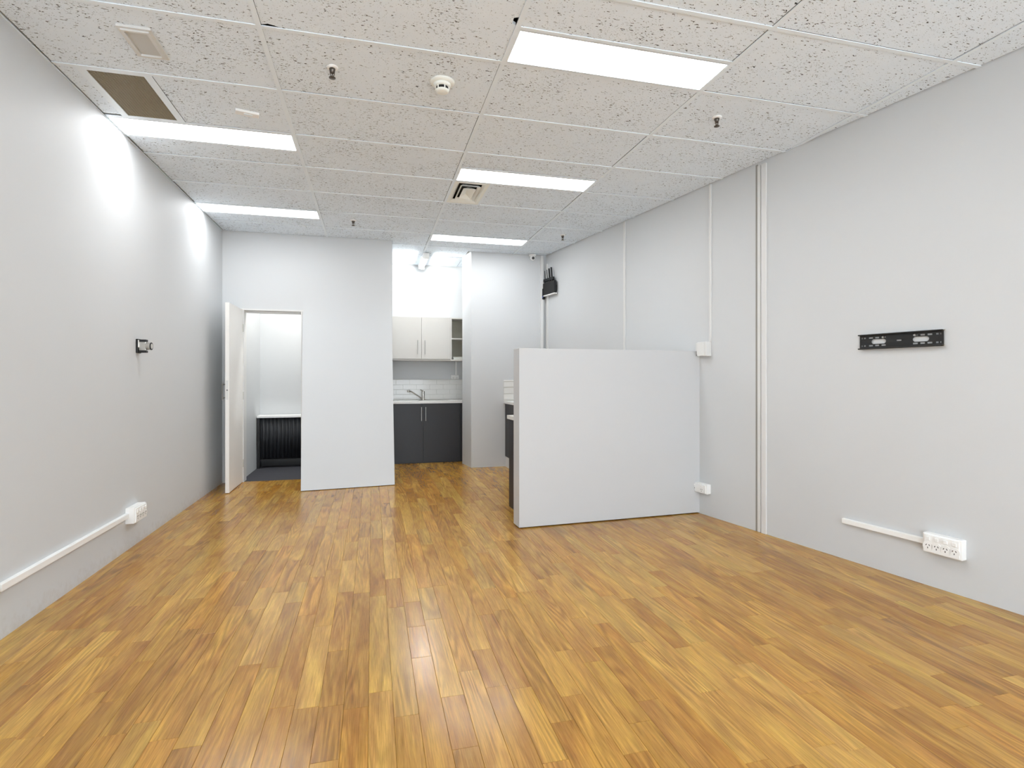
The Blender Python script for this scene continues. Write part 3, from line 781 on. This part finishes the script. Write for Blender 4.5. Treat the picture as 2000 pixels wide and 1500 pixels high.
# skirted table in the store room
TZ = 0.70; ty0, ty1, tx0, tx1 = 7.80, SR_B - 0.01, SR_L + 0.004, -0.55
t = thing('skirted_table', 'table with thin white top and black pleated cloth skirt behind the doorway', 'table', ((tx0 + tx1) / 2, (ty0 + ty1) / 2, 0))
hx, hy = (tx1 - tx0) / 2, (ty1 - ty0) / 2
B(-hx, hx, -hy, hy, TZ - 0.028, TZ, ch=0.003).build('table_top', M_PVC, t)
for sx in (-1, 1):
    for s_ in (-1, 1):
        B(sx * (hx - 0.022) - 0.016, sx * (hx - 0.022) + 0.016, s_ * (hy - 0.022) - 0.016, s_ * (hy - 0.022) + 0.016, 0, TZ - 0.028).build('leg', M_BLACK, t)
def skirt(x0, x1, y, z0, z1, n):
    m_ = MB(); N_ = n * 8; r_ = random.Random(3); top = []; bot = []
    ph = 0
    for i in range(N_ + 1):
        f = i / N_; x_ = x0 + (x1 - x0) * f
        ph += 2 * math.pi * n / N_ * r_.uniform(0.7, 1.3)
        a_ = 0.008 * math.sin(ph); top.append((x_, y + a_ * 0.7, z1)); bot.append((x_ + 0.004 * math.sin(ph * 0.37), y + a_ * 1.5 - 0.004, z0 + 0.004 * math.sin(ph * 0.5)))
    m_.add(top + bot, [[i, i + 1, N_ + 2 + i, N_ + 1 + i] for i in range(N_)], True)
    return m_
sk = skirt(-hx + 0.045, hx - 0.045, -hy + 0.020, 0.135, TZ - 0.03, 17).build('cloth_skirt', M_CLOTH, t)
md = sk.modifiers.new('thickness', 'SOLIDIFY'); md.thickness = 0.002
B(-hx + 0.04, hx - 0.04, -hy + 0.05, -hy + 0.07, 0.075, 0.115).build('lower_rail', M_BLACK, t)
B(-hx + 0.04, hx - 0.04, hy - 0.03, hy - 0.01, 0.0, TZ - 0.03).build('back_panel', M_BLACK, t)
# lamp in the store room
t = thing('ceiling_light', 'white surface mounted panel lamp on the store room ceiling behind the doorway wall', 'ceiling light', (-0.75, 7.45, CEIL))
struct(B(SR_L, KL - 0.12, BACK_Y + 0.12, SR_B, CEIL + 0.001, CEIL + 0.02).build('ceiling_store', M_TRIM))
B(-0.60, 0.60, -0.15, 0.15, -0.045, 0.001, ch=0.004).build('batten_body', M_PVC, t)
B(-0.58, 0.58, -0.13, 0.13, -0.052, -0.044).build('diffuser', M_STORE, t)

# ------------------------------------------------------------------ kitchen
# base cabinet
CY = 7.745; CT = 0.842
t = thing('base_cabinet', 'charcoal two-door kitchen base cabinet with bar handles', 'cabinet', ((KL + KR) / 2, (CY + KIT_Y) / 2, 0))
ox, oy = (KL + KR) / 2, (CY + KIT_Y) / 2
mb = B(KL + 0.004 - ox, KL + 0.022 - ox, CY + 0.02 - oy, KIT_Y - 0.004 - oy, 0.0, CT).box(KR - 0.022 - ox, KR - 0.004 - ox, CY + 0.02 - oy, KIT_Y - 0.004 - oy, 0.0, CT)
mb.box(KL + 0.022 - ox, KR - 0.022 - ox, CY + 0.02 - oy, KIT_Y - 0.004 - oy, 0.0, 0.10).box(KL + 0.022 - ox, KR - 0.022 - ox, KIT_Y - 0.01 - oy, KIT_Y - 0.004 - oy, 0.10, CT)
mb.build('carcass', M_CHAR, t)
seam = on_y(827, 800, CY).x
for k, (xa, xb_) in enumerate(((KL + 0.006, seam - 0.001), (seam + 0.001, 1.215), (1.217, KR - 0.006))):
    dr = B(xa - ox, xb_ - ox, CY - oy, CY + 0.02 - oy, 0.012, CT - 0.004, ch=0.0012).build('door', M_CHAR, t)
    if k < 2:
        hx_ = on_y((823, 831.3)[k], 800, CY).x - ox
        za, zb = on_y(827, 822, CY).z, on_y(827, 795, CY).z
        MB().tube([(hx_, CY - oy, za + 0.012), (hx_, CY - 0.026 - oy, za + 0.012)], 0.004).tube([(hx_, CY - oy, zb - 0.012), (hx_, CY - 0.026 - oy, zb - 0.012)], 0.004).tube([(hx_, CY - 0.026 - oy, za), (hx_, CY - 0.026 - oy, zb)], 0.006).build('handle', M_STEEL, dr)
t = thing('kitchen_worktop', 'white kitchen worktop with inset steel sink', 'worktop', (ox, oy, CT))
sx0, sx1, sy0, sy1 = 0.30, 1.02, CY + 0.10, KIT_Y - 0.12
zt = 0.032
m_ = MB()
for (a_, b_, c_, d_) in ((KL + 0.002, KR - 0.002, CY - 0.022, sy0), (KL + 0.002, KR - 0.002, sy1, KIT_Y - 0.002), (KL + 0.002, sx0, sy0, sy1), (sx1, KR - 0.002, sy0, sy1)):
    m_.box(a_ - ox, b_ - ox, c_ - oy, d_ - oy, 0.0, zt)
m_.build('slab', M_TOP, t)
m_ = MB(); th = 0.003
m_.box(sx0 - 0.02 - ox, sx1 + 0.02 - ox, sy0 - 0.02 - oy, sy0 + 0.01 - oy, zt, zt + th).box(sx0 - 0.02 - ox, sx1 + 0.02 - ox, sy1 - 0.01 - oy, sy1 + 0.02 - oy, zt, zt + th)
m_.box(sx0 - 0.02 - ox, sx0 + 0.01 - ox, sy0 - oy, sy1 - oy, zt, zt + th).box(sx1 - 0.35 - ox, sx1 + 0.02 - ox, sy0 - oy, sy1 - oy, zt - 0.003, zt + th)
sk = m_.build('sink_rim', M_STEEL, t)
m_ = B(sx0 - ox, sx1 - 0.35 - ox, sy0 - oy, sy1 - oy, -0.13, -0.127).box(sx0 - ox, sx0 + 0.003 - ox, sy0 - oy, sy1 - oy, -0.13, zt).box(sx1 - 0.353 - ox, sx1 - 0.35 - ox, sy0 - oy, sy1 - oy, -0.13, zt)
m_.box(sx0 - ox, sx1 - 0.35 - ox, sy0 - oy, sy0 + 0.003 - oy, -0.13, zt).box(sx0 - ox, sx1 - 0.35 - ox, sy1 - 0.003 - oy, sy1 - oy, -0.13, zt)
m_.build('sink_bowl', M_STEEL, t)
# tap
TYk = KIT_Y - 0.10; tp = on_y(826.5, 780, TYk); TB = CT + zt
t = thing('kitchen_tap', 'chrome mixer tap with raised slanting spout on the sink', 'tap', (tp.x, TYk, TB + 0.0035))
def tapz(v): return on_y(826, v, TYk).z - TB
MB().lathe([(0, 0), (0.030, 0), (0.028, 0.008), (0.024, 0.012), (0.023, 0.10), (0.025, 0.115), (0.022, 0.128), (0, 0.130)], 20).build('body', M_CHROME, t)
sp = on_y(797, 764, TYk).x - tp.x
MB().cyl((-0.012, -0.010, 0.012), (sp * 0.86, -0.10, 0.130), 0.011, 0.010, 12).cyl((sp * 0.86, -0.10, 0.130), (sp, -0.12, 0.133), 0.010, 0.012, 12).build('spout', M_CHROME, t)
MB().cyl((sp, -0.12, 0.140), (sp - 0.004, -0.122, 0.112), 0.014, 0.014, 12).build('aerator', M_STEEL, t)
MB().cyl((0.0, 0, 0.125), (-0.045, -0.03, 0.150), 0.008, 0.006, 10).build('lever', M_CHROME, t)
# splashback tiles
sb = MB().box(KL + 0.002, KR - 0.002, KIT_Y - 0.006, KIT_Y + 0.001, TB, TB + 0.305)
sbo = sb.build('splashback', M_GROUT, bpy.data.objects['wall_kitchen_back'])
tw_, th_ = 0.200, 0.0745
meT = B(-tw_ / 2 + 0.0015, tw_ / 2 - 0.0015, -0.004, 0.0, -th_ / 2 + 0.0015, th_ / 2 - 0.0015, ch=0.0012).mesh('tile'); meT.materials.append(M_TILE)
meH = B(-tw_ / 4 + 0.0015, tw_ / 4 - 0.0015, -0.004, 0.0, -th_ / 2 + 0.0015, th_ / 2 - 0.0015, ch=0.0012).mesh('tile'); meH.materials.append(M_TILE)
for r_ in range(4):
    xx = KL + 0.004 + (tw_ / 2 if r_ % 2 else 0)
    if r_ % 2:
        o = bpy.data.objects.new('tile', meH); C.objects.link(o); o.parent = sbo; o.location = (KL + 0.004 + tw_ / 4, KIT_Y - 0.006, TB + 0.004 + th_ * (r_ + 0.5))
    while xx + tw_ <= KR:
        o = bpy.data.objects.new('tile', meT); C.objects.link(o); o.parent = sbo; o.location = (xx + tw_ / 2, KIT_Y - 0.006, TB + 0.004 + th_ * (r_ + 0.5)); xx += tw_
# wall cabinet
WY = 7.95; wz0, wz1 = on_y(835, 704.3, WY).z, on_y(835, 619.3, WY).z
wx = [KL + 0.03, on_y(823.5, 660, WY).x, on_y(880, 660, WY).x, KR - 0.01]
t = thing('wall_cabinet', 'pale grey wall cabinet with two doors and an open shelf end', 'cabinet', ((wx[0] + wx[3]) / 2, (WY + KIT_Y) / 2, wz0))
ox, oy, H_ = (wx[0] + wx[3]) / 2, (WY + KIT_Y) / 2, wz1 - wz0
y0, y1 = WY - oy, KIT_Y - 0.003 - oy
m_ = B(wx[0] - ox, wx[3] - ox, y0 + 0.018, y1, 0, 0.018).box(wx[0] - ox, wx[3] - ox, y0 + 0.018, y1, H_ - 0.018, H_)
for xx in (wx[0], wx[2], wx[3] - 0.018): m_.box(xx - ox, xx + 0.018 - ox, y0 + (0.0 if xx == wx[2] else 0.018), y1, 0.0, H_)
m_.box(wx[2] + 0.018 - ox, wx[3] - ox, y0, y0 + 0.018, 0, 0.018).box(wx[2] + 0.018 - ox, wx[3] - ox, y0, y0 + 0.018, H_ - 0.018, H_)
m_.build('carcass', M_CAB, t)
B(wx[0] - ox, wx[3] - ox, y1 - 0.006, y1, 0.018, H_ - 0.018).build('back_board', M_CABIN, t)
B(wx[2] + 0.018 - ox, wx[3] - 0.018 - ox, y0 + 0.01, y1 - 0.006, H_ * 0.50, H_ * 0.50 + 0.018).build('shelf', M_CAB, t)
for k in range(2):
    dr = B(wx[k] + 0.0015 - ox, wx[k + 1] - 0.0015 - ox, y0, y0 + 0.017, 0.022, H_ - 0.001, ch=0.0015).build('door', M_CAB, t)
    hx_ = on_y((816, 830)[k], 680, WY).x - ox
    za, zb = on_y(823, 692, WY).z - wz0, on_y(823, 664.5, WY).z - wz0
    MB().tube([(hx_, y0, za + 0.012), (hx_, y0 - 0.026, za + 0.012)], 0.004).tube([(hx_, y0, zb - 0.012), (hx_, y0 - 0.026, zb - 0.012)], 0.004).tube([(hx_, y0 - 0.026, za), (hx_, y0 - 0.026, zb)], 0.0055).build('handle', M_STEEL, dr)
# tray on the shelf
o = MB().box(1.16, 1.42, WY + 0.04, WY + 0.26, wz0 + 0.018, wz0 + 0.05, ch=0.010).box(1.15, 1.43, WY + 0.03, WY + 0.27, wz0 + 0.048, wz0 + 0.058, ch=0.004).build('storage_tray', M_CREAM)
tag(o, 'flat cream tray lying on the bottom of the open shelf', 'tray')
# outlet under the cabinet
q0, q1 = on_y(880, 741, KIT_Y), on_y(896, 732, KIT_Y)
gpo('power_outlet', 'white double power outlet on the kitchen wall above the splashback', ((q0.x + q1.x) / 2, KIT_Y, (q0.z + q1.z) / 2), 0, q1.x - q0.x, q1.z - q0.z, 0.03, 2)
q = on_y(890.5, 720, KIT_Y)
o = B(-0.010, 0.010, -0.014, 0.001, q1.z, wz0, ch=0.002).build('cable_duct', M_PVC, None, (q.x, KIT_Y, 0)); tag(o, 'thin white cable duct between kitchen outlet and wall cabinet', 'cable duct')
# kitchen batten light
t = thing('batten_light', 'white fluorescent batten light hanging from the kitchen ceiling', 'ceiling light', (0.705, 7.40, CEIL))
B(-0.040, 0.040, 0.03, 0.72, -0.050, -0.001, ch=0.004).build('batten_body', M_PVC, t)
for yy in (0.0, 0.72): B(-0.042, 0.042, yy, yy + 0.03, -0.082, -0.001, ch=0.004).build('end_cap', M_PVC, t)
MB().cyl((0, 0.03, -0.066), (0, 0.72, -0.066), 0.015, 0.015, 14).build('tube', M_TUBE, t)

# ------------------------------------------------------------------ counters behind the partition
# counter on the back wall
ul = on_y(986.5, 800, RB_Y)
cx0 = ul.x; cx1 = rw_x(RB_Y) - 0.11; cyf = 6.74; cz = 0.89
t = thing('back_counter', 'charcoal open-shelf counter with white top against the back wall', 'counter', ((cx0 + cx1) / 2, (cyf + RB_Y) / 2, 0))
ox, oy = (cx0 + cx1) / 2, (cyf + RB_Y) / 2
B(cx0 - 0.02 - ox, cx1 - ox, cyf - 0.01 - oy, RB_Y - 0.002 - oy, cz - 0.034, cz, ch=0.004).build('counter_top', M_TOP, t)
for xx in (cx0, (cx0 + cx1) / 2, cx1 - 0.018): B(xx - ox, xx + 0.018 - ox, cyf + 0.01 - oy, RB_Y - 0.003 - oy, 0.14, cz - 0.034).build('side_panel', M_CHAR, t)
for zz in (0.14, 0.40, 0.64): B(cx0 + 0.018 - ox, cx1 - 0.018 - ox, cyf + 0.02 - oy, RB_Y - 0.01 - oy, zz, zz + 0.018).build('shelf', M_CHAR, t)
B(cx0 - ox, cx1 - ox, RB_Y - 0.01 - oy, RB_Y - 0.003 - oy, 0.14, cz - 0.034).build('back_board', M_CHAR, t)
B(cx0 + 0.004 - ox, cx1 - 0.03 - ox, cyf + 0.08 - oy, RB_Y - 0.01 - oy, 0.0, 0.14).build('kick_board', M_TRIM, t)
# tiles above it
wbr = bpy.data.objects['wall_back_right']
sb2 = B(cx0 - 0.02, cx1, RB_Y - 0.005, RB_Y + 0.001, cz, cz + 0.27).build('splashback', M_GROUT, wbr)
xx = cx0 - 0.02
while xx + tw_ < cx1:
    for r_ in range(3):
        o = bpy.data.objects.new('tile', meT); C.objects.link(o); o.parent = sb2; o.location = (xx + tw_ / 2, RB_Y - 0.005, cz + 0.010 + th_ * (r_ + 0.5) * 1.15)
    xx += tw_
B(cx0 - 0.02, cx1, RB_Y - 0.012, RB_Y + 0.001, cz + 0.27, cz + 0.282).build('tile_edge', M_PVC, sb2)
# reception desk behind the partition
dx0 = on_z(993.5, 980, 0.0).x - 0.012
t = thing('reception_desk', 'charcoal desk with white top tucked behind the low partition', 'desk', (dx0, 4.42, 0), part_rot)
dl = 0.56
B(-0.018, 1.45, 0.0, dl, 0.822, 0.857, ch=0.003).build('desk_top', M_TOP, t)
B(0.0, 0.018, 0.0, dl - 0.01, 0.0, 0.822).build('side_panel', M_CHAR, t)
B(1.42, 1.438, 0.0, dl - 0.01, 0.0, 0.822).build('side_panel', M_CHAR, t)
B(0.018, 1.42, 0.01, 0.028, 0.25, 0.822).build('modesty_panel', M_CHAR, t)
